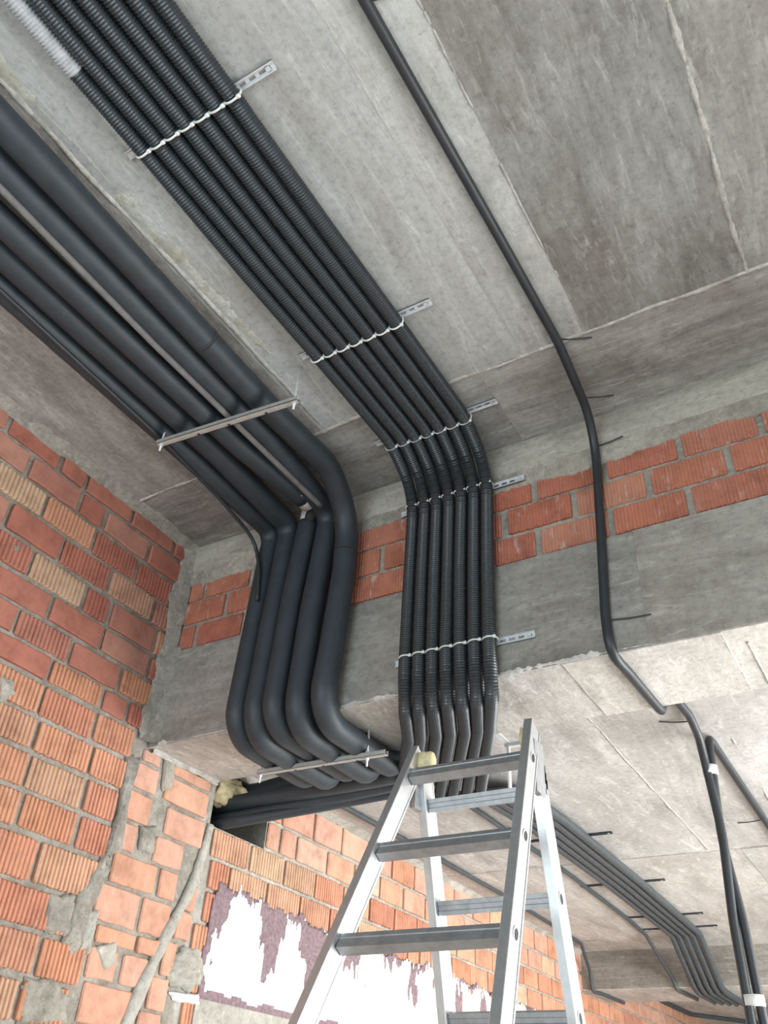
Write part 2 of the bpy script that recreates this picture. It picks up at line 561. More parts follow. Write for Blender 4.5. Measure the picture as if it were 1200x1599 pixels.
# ---- deep beam: concrete downstand, three courses of brick, plastered head
beam = box_obj('beam_core', (-3.0, YB + 0.016, ZB + 0.01), (4.6, YB2, ZC + 0.1), 'mortar', label='deep beam with three brick courses between concrete and cream plaster')
beam.name = 'wall_beam'
b = MB()
b.box((-2.66, YB, ZB + 0.002), (-0.53, YB + 0.05, 3.235))
b.build('concrete_face', 'beam', beam)
b = MB()
b.box((-0.53, YB - 0.002, ZB + 0.002), (2.0, YB + 0.05, 3.236))
b.build('concrete_face', 'beam', beam)
b = MB()
b.box((2.0, YB, ZB + 0.002), (4.6, YB + 0.05, 3.235))
b.build('concrete_face', 'beam', beam)
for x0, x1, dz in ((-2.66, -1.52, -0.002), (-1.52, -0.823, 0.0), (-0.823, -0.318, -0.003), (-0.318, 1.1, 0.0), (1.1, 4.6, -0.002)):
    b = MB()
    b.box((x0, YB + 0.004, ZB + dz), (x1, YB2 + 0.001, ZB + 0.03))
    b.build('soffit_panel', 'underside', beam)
seam(beam, (-0.822, YB + 0.01, ZB), (-0.822, YB2 - 0.01, ZB), DN, 0.010, 0.004, 'seam', seedv=11)
seam(beam, (-0.318, YB + 0.01, ZB), (-0.318, YB2 - 0.01, ZB), DN, 0.008, 0.004, 'seam', seedv=12)
seam(beam, (-0.262, YB + 0.1, ZB), (-0.255, YB2 - 0.01, ZB), DN, 0.010, 0.004, 'seam', seedv=13)
# ragged cement along the lower arris
seam(beam, (-2.6, YB - 0.001, ZB + 0.004), (1.5, YB - 0.001, ZB + 0.004), (0, -0.75, -0.66), 0.016, 0.0015, 'underside', seedv=14, rough=1.2, step=0.006, gap=0.45)


def ragged_band(name, parent, xs, zlow, zhigh, y, mat, th=0.012):
    vs, fs = [], []
    for i, x in enumerate(xs):
        zl = zlow(x)
        bev = 0.006
        vs += [(x, y + 0.02, zl - 0.002), (x, y + 0.002, zl), (x, y - th, zl + bev), (x, y - th, zhigh)]
    n = 4
    for i in range(len(xs) - 1):
        for k in range(n - 1):
            a = i * n + k
            fs.append((a, a + n, a + n + 1, a + 1))
    return link(name, mesh(vs, fs), mat, parent, True)


def frange(a, b, s):
    n = int(round((b - a) / s))
    return [a + (b - a) * i / n for i in range(n + 1)]


ragged_band('plaster_head', beam, frange(-2.66, 4.5, 0.008),
            lambda x: 3.58 + 0.034 * nz(x * 2.3, 5, 1) + 0.018 * nz(x * 9, 2, 1) + 0.009 * nz(x * 37, 3, 1), ZC, YB + 0.006, 'mortar', 0.008)
ragged_band('upper_plaster', beam, frange(-2.66, 4.5, 0.01),
            lambda x: 3.655 + 0.02 * nz(x * 1.9, 8, 1) + 0.008 * nz(x * 11, 6, 1), ZC, YB + 0.002, 'band', 0.009)

# ---- second beam
beam_far = box_obj('wall_beam_far', (-2.66, YF, ZF), (4.6, YF2, Z2 + 0.2), 'beam', label='shallow concrete beam at the far end with tubes running over it')
b = MB()
b.box((-2.66, YF + 0.002, ZF - 0.004), (4.6, YF2 - 0.002, ZF + 0.02))
b.build('soffit_panel', 'underside', beam_far)
for z in (2.70, 2.78):
    b = MB()
    b.box((-2.66, YF - 0.003, z), (4.6, YF + 0.01, z + 0.004))
    b.build('board_mark', 'beam', beam_far)

# ---- left brick wall
wall = MB()
wall.box((-3.0, -3.7, 0), (XL - 0.016, YB2 - 0.01, ZC + 0.02))
wall_left = tag(wall.build('wall_left', 'mortar'), 'orange and red brick wall on the left with grey mortar joints', kind='structure')
# the far stretch is pierced by the pipe hole: built as pieces round it
HY0, HY1, HZ0, HZ1 = 2.875, 3.275, 2.605, 2.86
wf = MB()
wf.box((-3.0, YB2 - 0.01, 0), (XL - 0.016, 14, HZ0))
wf.box((-3.0, YB2 - 0.01, HZ1), (XL - 0.016, 14, 3.3))
wf.box((-3.0, YB2 - 0.01, HZ0), (XL - 0.016, HY0, HZ1))
wf.box((-3.0, HY1, HZ0), (XL - 0.016, 14, HZ1))
wall_far = tag(wf.build('wall_left_far', 'mortar_lit'), 'orange brick wall beyond the beam, smeared with white plaster', kind='structure')
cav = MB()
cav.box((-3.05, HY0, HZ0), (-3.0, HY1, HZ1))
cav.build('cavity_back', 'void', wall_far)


def brick_mesh(L, H, ribs, seed, depth=0.05, chip=0.003, d=0.006):
    """face points to +x, centre at origin of y/z, face at x=0"""
    rnd = random.Random(seed)
    prof = []
    if ribs:
        n = ribs
        pw = L / n
        for i in range(n):
            y = -L / 2 + i * pw
            prof += [(y + 0.06 * pw, -d * (0.9 + 0.3 * rnd.random())), (y + 0.30 * pw, 0.0 - 0.001 * rnd.random()), (y + 0.74 * pw, 0.0), (y + 0.96 * pw, -d)]
        prof[0] = (-L / 2, -0.003)
        prof[-1] = (L / 2, -0.003)
    else:
        prof = [(-L / 2, -0.005), (-L / 2 + 0.006, 0), (-L / 6, 0.001), (L / 6, -0.001), (L / 2 - 0.006, 0), (L / 2, -0.005)]
    top = [H / 2 + rnd.uniform(-chip, chip) for _ in prof]
    bot = [-H / 2 + rnd.uniform(-chip, chip) for _ in prof]
    # worn corners
    for k in (0, -1):
        top[k] -= rnd.uniform(0.002, 0.006)
        bot[k] += rnd.uniform(0.002, 0.006)
    vs, fs = [], []
    n = len(prof)
    for i, (y, x) in enumerate(prof):
        vs += [(-depth, y, bot[i]), (x - 0.004, y, bot[i]), (x, y, bot[i] + 0.004), (x, y, top[i] - 0.004), (x - 0.004, y, top[i]), (-depth, y, top[i])]
    for i in range(n - 1):
        for k in range(5):
            a = i * 6 + k
            fs.append((a, a + 6, a + 7, a + 1))
    fs.append((0, 1, 2, 3, 4, 5))
    e = (n - 1) * 6
    fs.append((e + 5, e + 4, e + 3, e + 2, e + 1, e))
    return mesh(vs, fs, 'brick')


BCACHE = {}


def get_brick(L, H, ribs, mat, var):
    key = (round(L, 2), round(H, 3), ribs, mat, var)
    if key not in BCACHE:
        me = brick_mesh(round(L, 2), H, ribs, hash(key[:3]) % 1000 + var, d=0.0028 if mat == 'brick_beam' else 0.006)
        me.materials.append(M[mat])
        BCACHE[key] = me
    return BCACHE[key]


def put_brick(parent, me, y, z, dx=0.0, rx=0.0):
    o = bpy.data.objects.new('brick', me)
    COL.objects.link(o)
    o.location = (XL + dx, y, z)
    o.rotation_euler = (rx, 0, 0)
    o.parent = parent
    return o


def clip_spans(a, b_, lim0, lim1):
    return max(a, lim0), min(b_, lim1)


rb = random.Random(3)
low = MB()     # courses below the frame, joined


def low_brick(y0, y1, z0, z1):
    low.box((XL - 0.05, y0, z0), (XL, y1, z1))


def zmin(y):
    return 1.62 + 0.105 * (y - 2.06)


beds = [3.79, 3.687, 3.567, 3.44, 3.31, 3.18, 3.06, 2.94, 2.835, 2.705, 2.578, 2.445, 2.312, 2.16, 2.026, 1.89, 1.755, 1.62]
z = 1.62
while z > 0.2:
    z -= 0.136
    beds.append(z)
starts = [0.03, 0.16, 0.02, 0.15, 0.06, 0.2, 0.08, 0.0, 0.13, 0.03, 0.17, 0.07, 0.2, 0.05, 0.15, 0.0, 0.12, 0.2]
for c in range(len(beds) - 1):
    zt, zb_ = beds[c] - 0.010, beds[c + 1] + 0.010
    H = round(zt - zb_, 3)
    zc = (zt + zb_) / 2
    end = 2.40 if zc > ZB else 2.335 + 0.03 * nz(c * 1.3, 4, 2)
    y = 0.75 + (starts[c] if c < len(starts) else rb.uniform(0, 0.25)) - 0.27
    while y < end - 0.03:
        L = 0.252 + rb.uniform(-0.008, 0.008)
        if rb.random() < 0.07:
            L = 0.125
        y1 = y + L
        if y1 > end - 0.09:
            y1 = end - rb.uniform(0, 0.03)
        L = y1 - y
        if L > 0.04:
            if zt < 1.6 or y1 < 0.8:
                low_brick(y, y1, zb_, zt)
            else:
                if c <= 1:
                    mat, ribs = 'brick_red', 0
                elif c <= 7:
                    q = rb.random()
                    mat, ribs = ('brick_red', 0) if q < 0.42 else (('brick', 0) if q < 0.5 else ('brick', max(2, int(round(L / 0.0195)))))
                    if zc > 2.85 and mat == 'brick' and rb.random() < 0.55:
                        mat = 'brick_red'
                else:
                    mat, ribs = 'brick', max(2, int(round(L / 0.0195)))
                me = get_brick(L, H, ribs, mat, rb.randrange(3))
                put_brick(wall_left, me, (y + y1) / 2, zc + rb.uniform(-0.003, 0.003), rb.uniform(-0.005, 0.003), rb.uniform(-0.012, 0.012))
        y = y1 + 0.021
# pier below the beam: smooth bricks, uneven courses
pb = [(2.78, [(2.40, 2.50), (2.545, 2.83)], 2.735), (2.718, [(2.37, 2.51), (2.56, 2.83)], 2.62),
      (2.60, [(2.36, 2.50), (2.60, 2.84)], 2.49), (2.475, [(2.36, 2.46), (2.57, 2.74)], 2.375),
      (2.36, [(2.37, 2.61), (2.635, 2.73)], 2.255), (2.238, [(2.33, 2.55), (2.57, 2.73)], 2.115),
      (2.10, [(2.37, 2.57), (2.585, 2.70)], 2.045), (2.03, [(2.36, 2.50), (2.53, 2.66)], 1.93), (1.915, [(2.37, 2.62)], 1.79),
      (1.775, [(2.37, 2.50), (2.52, 2.6)], 1.66)]
for zt, spans, zb_ in pb:
    for y0, y1 in spans:
        me = get_brick(y1 - y0, round(zt - zb_, 3), 0, 'brick_pink', rb.randrange(3))
        put_brick(wall_left, me, (y0 + y1) / 2, (zt + zb_) / 2, rb.uniform(-0.007, 0.002), rb.uniform(-0.02, 0.02))
# a second strip of the pier between the cement strip and the far wall
for zt, spans, zb_ in ((2.34, [(2.80, 2.86)], 2.24), (2.23, [(2.77, 2.86)], 2.13), (2.11, [(2.73, 2.80)], 1.99), (1.98, [(2.69, 2.79)], 1.87), (1.86, [(2.66, 2.78)], 1.73), (1.72, [(2.62, 2.75)], 1.6)):
    for y0, y1 in spans:
        put_brick(wall_left, get_brick(y1 - y0, round(zt - zb_, 3), 0, 'brick_pink', 1), (y0 + y1) / 2, (zt + zb_) / 2, -0.003, 0.0)
low.build('lower_bricks', 'brick', wall_left)['kind'] = 'stuff'

low = MB()
fb = [2.893, 2.74, 2.606, 2.474, 2.344, 2.212, 2.08, 1.948, 1.816, 1.684]
z = 1.684
while z > 0.2:
    z -= 0.132
    fb.append(z)
for c in range(len(fb) - 1):
    zt, zb_ = fb[c] - 0.009, fb[c + 1] + 0.009
    zc = (zt + zb_) / 2
    H = round(zt - zb_, 3)
    y = 2.90 + (0.13 if c % 2 else 0.0) + rb.uniform(-0.03, 0.03) - (0.13 if c % 2 else 0)
    first = True
    while y < 12.6:
        L = 0.252 + rb.uniform(-0.006, 0.006)
        if first and c % 2:
            L = 0.12
        if rb.random() < 0.1:
            L = 0.125
        first = False
        y1 = y + L
        nxt = y1 + 0.018
        if zt > HZ0 and y < HY1 and y1 > HY0:      # the hole
            if zb_ > HZ1 - 0.06:
                pass
            else:
                y = HY1 + 0.006 if y1 <= HY1 + 0.05 else y
                if y < HY1:
                    y = HY1 + 0.006
                y1 = max(y1, y + 0.09)
                nxt = y1 + 0.018
        L = y1 - y
        if zt < zmin(y1) or y > 9.9:
            low_brick(y, y1, zb_, zt)
        else:
            smoothb = c <= 1 and rb.random() < 0.75
            q = rb.random()
            if smoothb:
                mat, ribs = 'brick_pink', 0
            else:
                mat, ribs = 'brick', max(2, int(round(L / 0.0195)))
            me = get_brick(L, H, ribs, mat, rb.randrange(3))
            put_brick(wall_far, me, (y + y1) / 2, zc, rb.uniform(-0.004, 0.002), rb.uniform(-0.008, 0.008))
        y = nxt
low.build('lower_bricks', 'brick', wall_far)['kind'] = 'stuff'

# ---- brick courses in the beam (turned to face -y)
for c, (zb_, zt, off) in enumerate(((3.246, 3.356, -0.60), (3.372, 3.484, -0.45), (3.498, 3.60, -0.60))):
    x = off - 0.275 * 8
    while x < 3.0:
        x0, x1 = x + 0.012, x + 0.260 + rb.uniform(-0.004, 0.004)
        x0 = max(x0, XL + 0.03)
        if x1 - x0 > 0.04:
            L = x1 - x0
            me = get_brick(L, round(zt - zb_, 3), max(2, int(round(L / 0.0125))), 'brick_beam', rb.randrange(3))
            o = bpy.data.objects.new('brick', me)
            COL.objects.link(o)
            o.parent = beam
            o.location = ((x0 + x1) / 2, YB + 0.004 + rb.uniform(-0.003, 0.004), (zb_ + zt) / 2)
            o.rotation_euler = (0, rb.uniform(-0.008, 0.008), -HP)
        x += 0.275


# ---- mortar smears: fillets in the corners, lumps on the wall
def fillet_strip(name, parent, p0, p1, a, b_, wa, wb, mat, seedv, step=0.02):
    """irregular cement wedge in the corner of two faces; a and b_ are in-plane directions away from the corner"""
    p0, p1, a, b_ = Vector(p0), Vector(p1), Vector(a), Vector(b_)
    L = (p1 - p0).length
    t = (p1 - p0).normalized()
    n = int(L / step)
    vs, fs = [], []
    for i in range(n + 1):
        s = L * i / n
        ka = wa * (1 + 0.5 * nz(s * 5, seedv, 0) + 0.3 * nz(s * 21, seedv, 3))
        kb = wb * (1 + 0.5 * nz(s * 4, seedv + 5, 0) + 0.3 * nz(s * 17, seedv + 7, 3))
        c = p0 + t * s
        vs += [c + a * ka - b_ * 0.004, c + a * ka * 0.9 + b_ * 0.006, c + a * ka * 0.35 + b_ * kb * 0.35, c + b_ * kb * 0.9 + a * 0.006, c + b_ * kb - a * 0.004]
    for i in range(n):
        for k in range(4):
            q = i * 5 + k
            fs.append((q, q + 1, q + 6, q + 5))
    return link(name, mesh(vs, fs), mat, parent, True)


fillet_strip('mortar_fillet', wall_left, (XL, -1.0, ZC), (XL, YB - 0.01, ZC), (0, 0, -1), (1, 0, 0), 0.035, 0.05, 'mortar', 1)
fillet_strip('mortar_fillet', wall_left, (XL, YB, ZC), (XL, YB, ZB + 0.01), (0, -1, 0), (1, 0, 0), 0.07, 0.03, 'mortar', 2)
fillet_strip('mortar_fillet', wall_left, (XL, YB, 3.25), (XL, YB, ZB + 0.01), (0, -1, 0), (1, 0, 0), 0.06, 0.055, 'mortar', 3)
fillet_strip('mortar_fillet', wall_left, (XL, YB + 0.02, ZB), (XL, YB2, ZB), (0, 0, -1), (1, 0, 0), 0.02, 0.012, 'seam', 4)
fillet_strip('mortar_fillet', wall_far, (XL, 3.4, Z2), (XL, YF, Z2), (0, 0, -1), (1, 0, 0), 0.03, 0.05, 'mortar_lit', 5)


def lump(name, parent, outline, mat, th, seedv=0, rings=9):
    """a thick smear on the left wall; outline in wall coordinates (y, z)"""
    cy = sum(p[0] for p in outline) / len(outline)
    cz = sum(p[1] for p in outline) / len(outline)
    dense = []
    n = len(outline)
    for i in range(n):
        a, b_ = outline[i], outline[(i + 1) % n]
        for k in range(9):
            t = k / 9
            y, z = a[0] + (b_[0] - a[0]) * t, a[1] + (b_[1] - a[1]) * t
            f = 1 + 0.22 * nz(y * 26, z * 26, seedv) + 0.14 * nz(y * 75, z * 75, seedv)
            dense.append((cy + (y - cy) * f, cz + (z - cz) * f))
    m = len(dense)
    vs, fs = [], []
    for r in range(rings):
        t = r / rings
        h = th * (1 - (1 - t) ** 2.5) if r else -0.012
        for (y, z) in dense:
            yy, zz = y + (cy - y) * t * 0.98, z + (cz - z) * t * 0.98
            hh = h + (th * 0.45 * nz(yy * 18, zz * 18, seedv + 2) + th * 0.45 * nz(yy * 60, zz * 60, seedv + 4) if r else 0)
            vs.append((XL + hh, yy, zz))
    vs.append((XL + th, cy, cz))
    for r in range(rings - 1):
        for k in range(m):
            k2 = (k + 1) % m
            fs.append((r * m + k, r * m + k2, (r + 1) * m + k2, (r + 1) * m + k))
    for k in range(m):
        fs.append(((rings - 1) * m + k, (rings - 1) * m + (k + 1) % m, rings * m))
    return link(name, mesh(vs, fs), mat, parent, True)


def px_outline(pts):
    return [(on_x(p[0], p[1], XL).y, on_x(p[0], p[1], XL).z) for p in pts]


lump('mortar_smear', wall_left, px_outline([(200, 1175), (222, 1180), (205, 1235), (190, 1330), (160, 1350), (186, 1265)]), 'mortar', 0.012, 1)
lump('mortar_smear', wall_left, px_outline([(165, 1335), (178, 1345), (140, 1430), (118, 1500), (100, 1470), (120, 1400)]), 'mortar', 0.014, 2)
lump('mortar_smear', wall_left, px_outline([(78, 1395), (120, 1398), (108, 1465), (70, 1455)]), 'mortar', 0.010, 3)
lump('mortar_smear', wall_left, px_outline([(40, 1525), (85, 1530), (115, 1560), (105, 1599), (30, 1599)]), 'mortar', 0.012, 4)
lump('mortar_smear', wall_left, px_outline([(135, 1415), (155, 1420), (140, 1490), (125, 1480)]), 'mortar_lit', 0.012, 5)
lump('mortar_smear', wall_left, px_outline([(0, 1050), (22, 1065), (24, 1085), (0, 1100)]), 'mortar_lit', 0.010, 6)
lump('mortar_smear', wall_left, px_outline([(262, 1170), (277, 1185), (268, 1235), (255, 1230)]), 'mortar', 0.006, 7)
lump('mortar_smear', wall_left, px_outline([(222, 1290), (246, 1290), (240, 1335), (218, 1325)]), 'mortar', 0.006, 8)
lump('mortar_smear', wall_left, px_outline([(150, 1480), (182, 1470), (180, 1505), (165, 1515)]), 'mortar_lit', 0.006, 9)
lump('mortar_smear', wall_far, px_outline([(284, 1478), (318, 1482), (316, 1540), (300, 1548), (268, 1540), (268, 1510)]), 'mortar_lit', 0.022, 10)
lump('white_foam_strip', wall_far, px_outline([(268, 1548), (310, 1552), (310, 1570), (270, 1562)]), 'plaster', 0.03, 11)
lump('mortar_smear', wall_left, px_outline([(22, 850), (32, 853), (28, 863), (20, 860)]), 'mortar', 0.004, 12)

# the slanting cement strip on the pier
pp = smooth_path([(XL - 0.004, *q) for q in px_outline([(332, 1288), (322, 1325), (300, 1392), (272, 1440), (248, 1490), (222, 1545), (198, 1604), (160, 1680)])], 3)
pp = resample(pp, 0.012)
t = MB()
t.tube(pp, lambda s, i: 0.020 + 0.013 * min(1, s / 0.9) + 0.006 * nz(s * 9, 1, 2) + 0.004 * nz(s * 40, 3, 2), 10)
for v in t.v:
    v.x = XL - 0.01 + max(-0.005, (v.x - XL + 0.004)) * 0.7
t.build('cement_strip', 'mortar_lit', wall_left, True)


# ---- white plaster and purple primer on the far wall
def smear_sheet(name, y0, y1, z0, z1, step, x, inside, mat, parent):
    ny, nzz = int((y1 - y0) / step), int((z1 - z0) / (step * 1.2))
    idx, vs, fs = {}, [], []

    def vid(i, j):
        if (i, j) not in idx:
            y, z = y0 + step * i, z0 + step * 1.2 * j
            idx[(i, j)] = len(vs)
            vs.append((x + 0.003 * nz(y * 20, z * 7, 2), y + 0.3 * step * nz(i * 0.9, j * 0.7, 1), z + 0.4 * step * nz(i * 0.8, j * 0.9, 5)))
        return idx[(i, j)]
    for i in range(ny):
        for j in range(nzz):
            y, z = y0 + step * (i + 0.5), z0 + step * 1.2 * (j + 0.5)
            if inside(y, z):
                fs.append((vid(i, j), vid(i + 1, j), vid(i + 1, j + 1), vid(i, j + 1)))
    me = mesh(vs, fs)
    o = link(name, me, mat, parent, True)
    md = o.modifiers.new('thick', 'SOLIDIFY')
    md.thickness = 0.005
    md.offset = -1
    return o


def patch_top(y):
    return 2.40 + 0.03 * nz(y * 2.1, 1, 1) - 0.012 * (y - 3)


def left_edge(z):
    return 2.96 + 0.10 * max(0, z - 2.1) + 0.03 * nz(z * 9, 4, 4)


def in_plaster(y, z):
    lobe = abs(((y * 3.1 + 0.25 * nz(y * 2, z * 1.5, 9)) % 1) - 0.5)          # vertical trowel strokes
    top = patch_top(y) - 0.02 - 0.20 * max(0, lobe - 0.26) + 0.05 * nz(y * 60, z * 3, 1)
    if z > top or y < left_edge(z) + 0.02 + 0.02 * nz(z * 30, y * 30, 2):
        return False
    depth = patch_top(y) - z
    hole = nz(y * 5.2, z * 2.3, 3.3) + 0.35 * nz(y * 40, z * 9, 7)
    if depth < 0.34 and hole > 0.10 + 1.9 * max(0, depth - 0.10):
        return False
    if z < 1.97 + 0.03 * nz(y * 8, 3, 3):
        return False
    return True


def in_primer(y, z):
    return z < patch_top(y) - 0.03 + 0.05 * nz(y * 9, z * 2, 5) + 0.02 * nz(y * 70, z * 4, 5) and y > left_edge(z) - 0.01 and z > 1.93


smear_sheet('primer_patch', 2.9, 6.8, 1.9, 2.52, 0.012, XL + 0.002, in_primer, 'primer', wall_far)
smear_sheet('plaster_patch', 2.9, 6.8, 1.9, 2.52, 0.008, XL + 0.006, in_plaster, 'plaster', wall_far)
b = MB()
b.box((XL - 0.01, 2.95, 1.2), (XL + 0.006, 6.8, 1.94))
b.build('cement_base_coat', 'mortar_lit', wall_far)

# ------------------------------------------------------------------ insulated pipes over the beam
PIPES = [  # ceiling x, face x, radius, bend radius, label
    (-2.085, -2.128, 0.047, 0.07, 'leftmost black insulated pipe of the five, nearest the brick wall'),
    (-1.972, -2.030, 0.050, 0.07, 'second black insulated pipe from the brick wall'),
    (-1.858, -1.935, 0.045, 0.05, 'middle black insulated pipe with a bare white pipe showing at the bend'),
    (-1.738, -1.832, 0.050, 0.08, 'fourth black insulated pipe from the brick wall, sharply bent at the beam'),
    (-1.640, -1.705, 0.049, 0.30, 'rightmost black insulated pipe of the five, bowing gently over the beam'),
]


def lumpy(r, seedv, amp=0.03):
    return lambda s, i: r * (1 + amp * nz(s * 3.1, seedv, 0) + amp * 0.5 * nz(s * 11, seedv, 4))


END_UP = Z2 - 0.012
for k, (xc, xf, r, br, lab) in enumerate(PIPES):
    root = empty('insulated_pipe', (xf, YB, ZB), lab, 'pipe', 'insulated pipes over the beam')
    zc_ = ZC - 0.098
    yf = YB - r - 0.02
    zu = ZB - r - 0.012 - (0.01 if k in (1, 3) else 0)
    if k == 4:
        path = [(xc + 0.03, -1.2, zc_), (xc + 0.02, 0.6, zc_), (xc, 1.7, zc_), (xc + 0.01, 2.1, zc_ + 0.01), (xf + 0.028, yf - 0.01, 3.62), (xf + 0.024, yf, 3.35), (xf + 0.0, yf, 3.02), (xf - 0.022, yf - 0.01, zu), (xf - 0.02, YB2 + 0.035, zu), (xf - 0.02, YB2 + 0.035, END_UP)]
        rads = [0, 1, 1, 0.3, 0.35, 0.5, 0.5, 0.13, 0.07, 0]
        pts = fillet(path, rads, 0.02)
        m_ = MB()
        m_.tube(pts, lumpy(r, k), 18)
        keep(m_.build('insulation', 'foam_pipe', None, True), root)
        # butt joints of the foam sleeves
        for s_idx in (int(len(pts) * 0.50), int(len(pts) * 0.735)):
            c_, d_ = pts[s_idx], (pts[s_idx + 1] - pts[s_idx]).normalized()
            j = MB()
            j.tube([c_ - d_ * 0.006, c_ + d_ * 0.006], r * 1.035, 18)
            keep(j.build('sleeve_joint', 'dark', None, True), root)
    elif k == 2:
        zc_ -= 0.026
        yf -= 0.022
        e_in = on_z(474, 777, zc_)
        e_dir = (on_z(489, 793, zc_) - e_in).normalized()
        d_top, d_sl = on_y(485, 801, yf), on_y(482, 818, yf)
        z_gap = d_sl.z
        p_in = fillet([(xc, -1.2, zc_), (xc, 0.8, zc_), (xc + 0.006, 1.8, zc_), e_in], [0, 1, 1, 0], 0.03)
        m_ = MB()
        m_.tube(p_in, lumpy(r, k), 18)
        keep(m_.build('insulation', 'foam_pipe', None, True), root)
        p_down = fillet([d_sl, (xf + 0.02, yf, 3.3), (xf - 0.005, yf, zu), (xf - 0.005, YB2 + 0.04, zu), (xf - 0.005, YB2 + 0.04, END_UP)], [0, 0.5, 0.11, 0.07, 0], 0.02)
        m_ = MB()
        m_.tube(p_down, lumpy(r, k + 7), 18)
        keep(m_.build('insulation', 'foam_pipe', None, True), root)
        m_ = MB()
        m_.tube([e_in - e_dir * 0.05, e_in + e_dir * 0.042], 0.041, 18)
        keep(m_.build('bare_pipe', 'white_pipe', None, True), root)
        m_ = MB()
        m_.tube([d_sl + (d_sl - d_top), d_top], 0.040, 18)
        keep(m_.build('bare_pipe', 'white_pipe', None, True), root)
        m_ = MB()
        m_.tube(fillet([e_in, e_in + e_dir * 0.085, d_sl], [0, 0.03, 0], 0.01), 0.026, 14)
        keep(m_.build('elbow_core', 'dark', None, True), root)
    else:
        path = [(xc + (0.01 if k == 3 else 0.0), -1.2, zc_), (xc, 0.8, zc_ - 0.004), (xc - 0.01, 1.8, zc_), (xf + (0.052 if k == 3 else 0.036), yf, zc_ - 0.02), (xf + 0.012, yf, 3.2), (xf - 0.008, yf, zu), (xf - 0.012, YB2 + 0.03 + 0.01 * (k % 2), zu), (xf - 0.012, YB2 + 0.03 + 0.01 * (k % 2), END_UP)]
        m_ = MB()
        m_.tube(fillet(path, [0, 1, 1, br, 0.5, 0.12, 0.07, 0], 0.02), lumpy(r, k), 18)
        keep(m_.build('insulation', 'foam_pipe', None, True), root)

# the thin dusty tube that lies between the pipes, and the thin cable beside the first pipe
m_ = MB()
m_.tube(fillet([(-1.765, -1.2, 3.645), on_z(0, 293, 3.645), on_z(240, 537, 3.645), on_z(501, 790, 3.638)], [0, 1, 1, 0], 0.03), 0.0115, 10)
tag(m_.build('drain_tube', 'grey_tube', None, True), 'thin dusty grey tube lying between the black insulated pipes', 'tube')
m_ = MB()
m_.tube(fillet([(-2.05, -1.2, 3.66), (-2.055, 0.8, 3.652), (-2.075, 1.55, 3.648), (-2.12, 2.0, 3.655), (-2.12, 2.27, 3.60), (-2.085, 2.285, 3.45), (-2.08, 2.30, 3.3)], [0, 1, 1, 0.6, 0.15, 0.2, 0], 0.03), 0.008, 8)
tag(m_.build('thin_cable', 'cable', None, True), 'thin black cable following the leftmost insulated pipe down the beam', 'cable')

# pipes running from the hole in the wall
HP_ = [  # start in the hole (y, z), end (x, y, z), radius
    ((3.10, 2.815), (-1.86, 3.00, 2.835), 0.042),
    ((3.14, 2.742), (-1.83, 3.09, 2.79), 0.036),
    ((3.00, 2.735), (-1.83, 2.99, 2.745), 0.038),
    ((3.00, 2.668), (-1.84, 3.06, 2.732), 0.028),
    ((2.96, 2.632), (-1.86, 3.125, 2.725), 0.024),
]
LABH = ['topmost black pipe entering the wall hole, above the yellow foam', 'second black pipe from the top entering the wall hole below the foam',
        'third black pipe from the top entering the wall hole', 'fourth black pipe from the top entering the wall hole, just above the lowest', 'lowest black pipe entering the hole in the brick wall']
for k, ((y0, z0), e, r) in enumerate(HP_):
    ex, ey, ez = e
    pts = fillet([(-2.98, y0 + 0.0, z0 + 0.0), (XL + 0.05, y0, z0), (ex, ey, ez), (ex + 0.10, ey + 0.01, ez + 0.012), (ex + 0.12, ey + 0.02, END_UP + 0.01)], [0, 0.4, 0.3, 0.08, 0], 0.03)
    m_ = MB()
    m_.tube(pts, lumpy(r, 30 + k), 14)
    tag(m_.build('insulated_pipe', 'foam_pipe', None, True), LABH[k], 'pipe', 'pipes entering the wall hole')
fm = MB()
bm = bmesh.new()
bmesh.ops.create_icosphere(bm, subdivisions=4, radius=1)
for v in bm.verts:
    n = v.co.normalized()
    d = 1 + 0.35 * nz(n.x * 2.2, n.y * 2.2, n.z * 2.2) + 0.16 * nz(n.x * 7, n.y * 7, n.z * 7)
    v.co = Vector((XL - 0.05 + n.x * 0.07 * d, 2.99 + n.y * 0.105 * d, 2.785 + n.z * 0.068 * d))
me = bpy.data.meshes.new('foam')
bm.to_mesh(me)
bm.free()
tag(link('mounting_foam', me, 'foam', None, True), 'lump of yellow mounting foam in the wall hole around the pipes', 'foam')


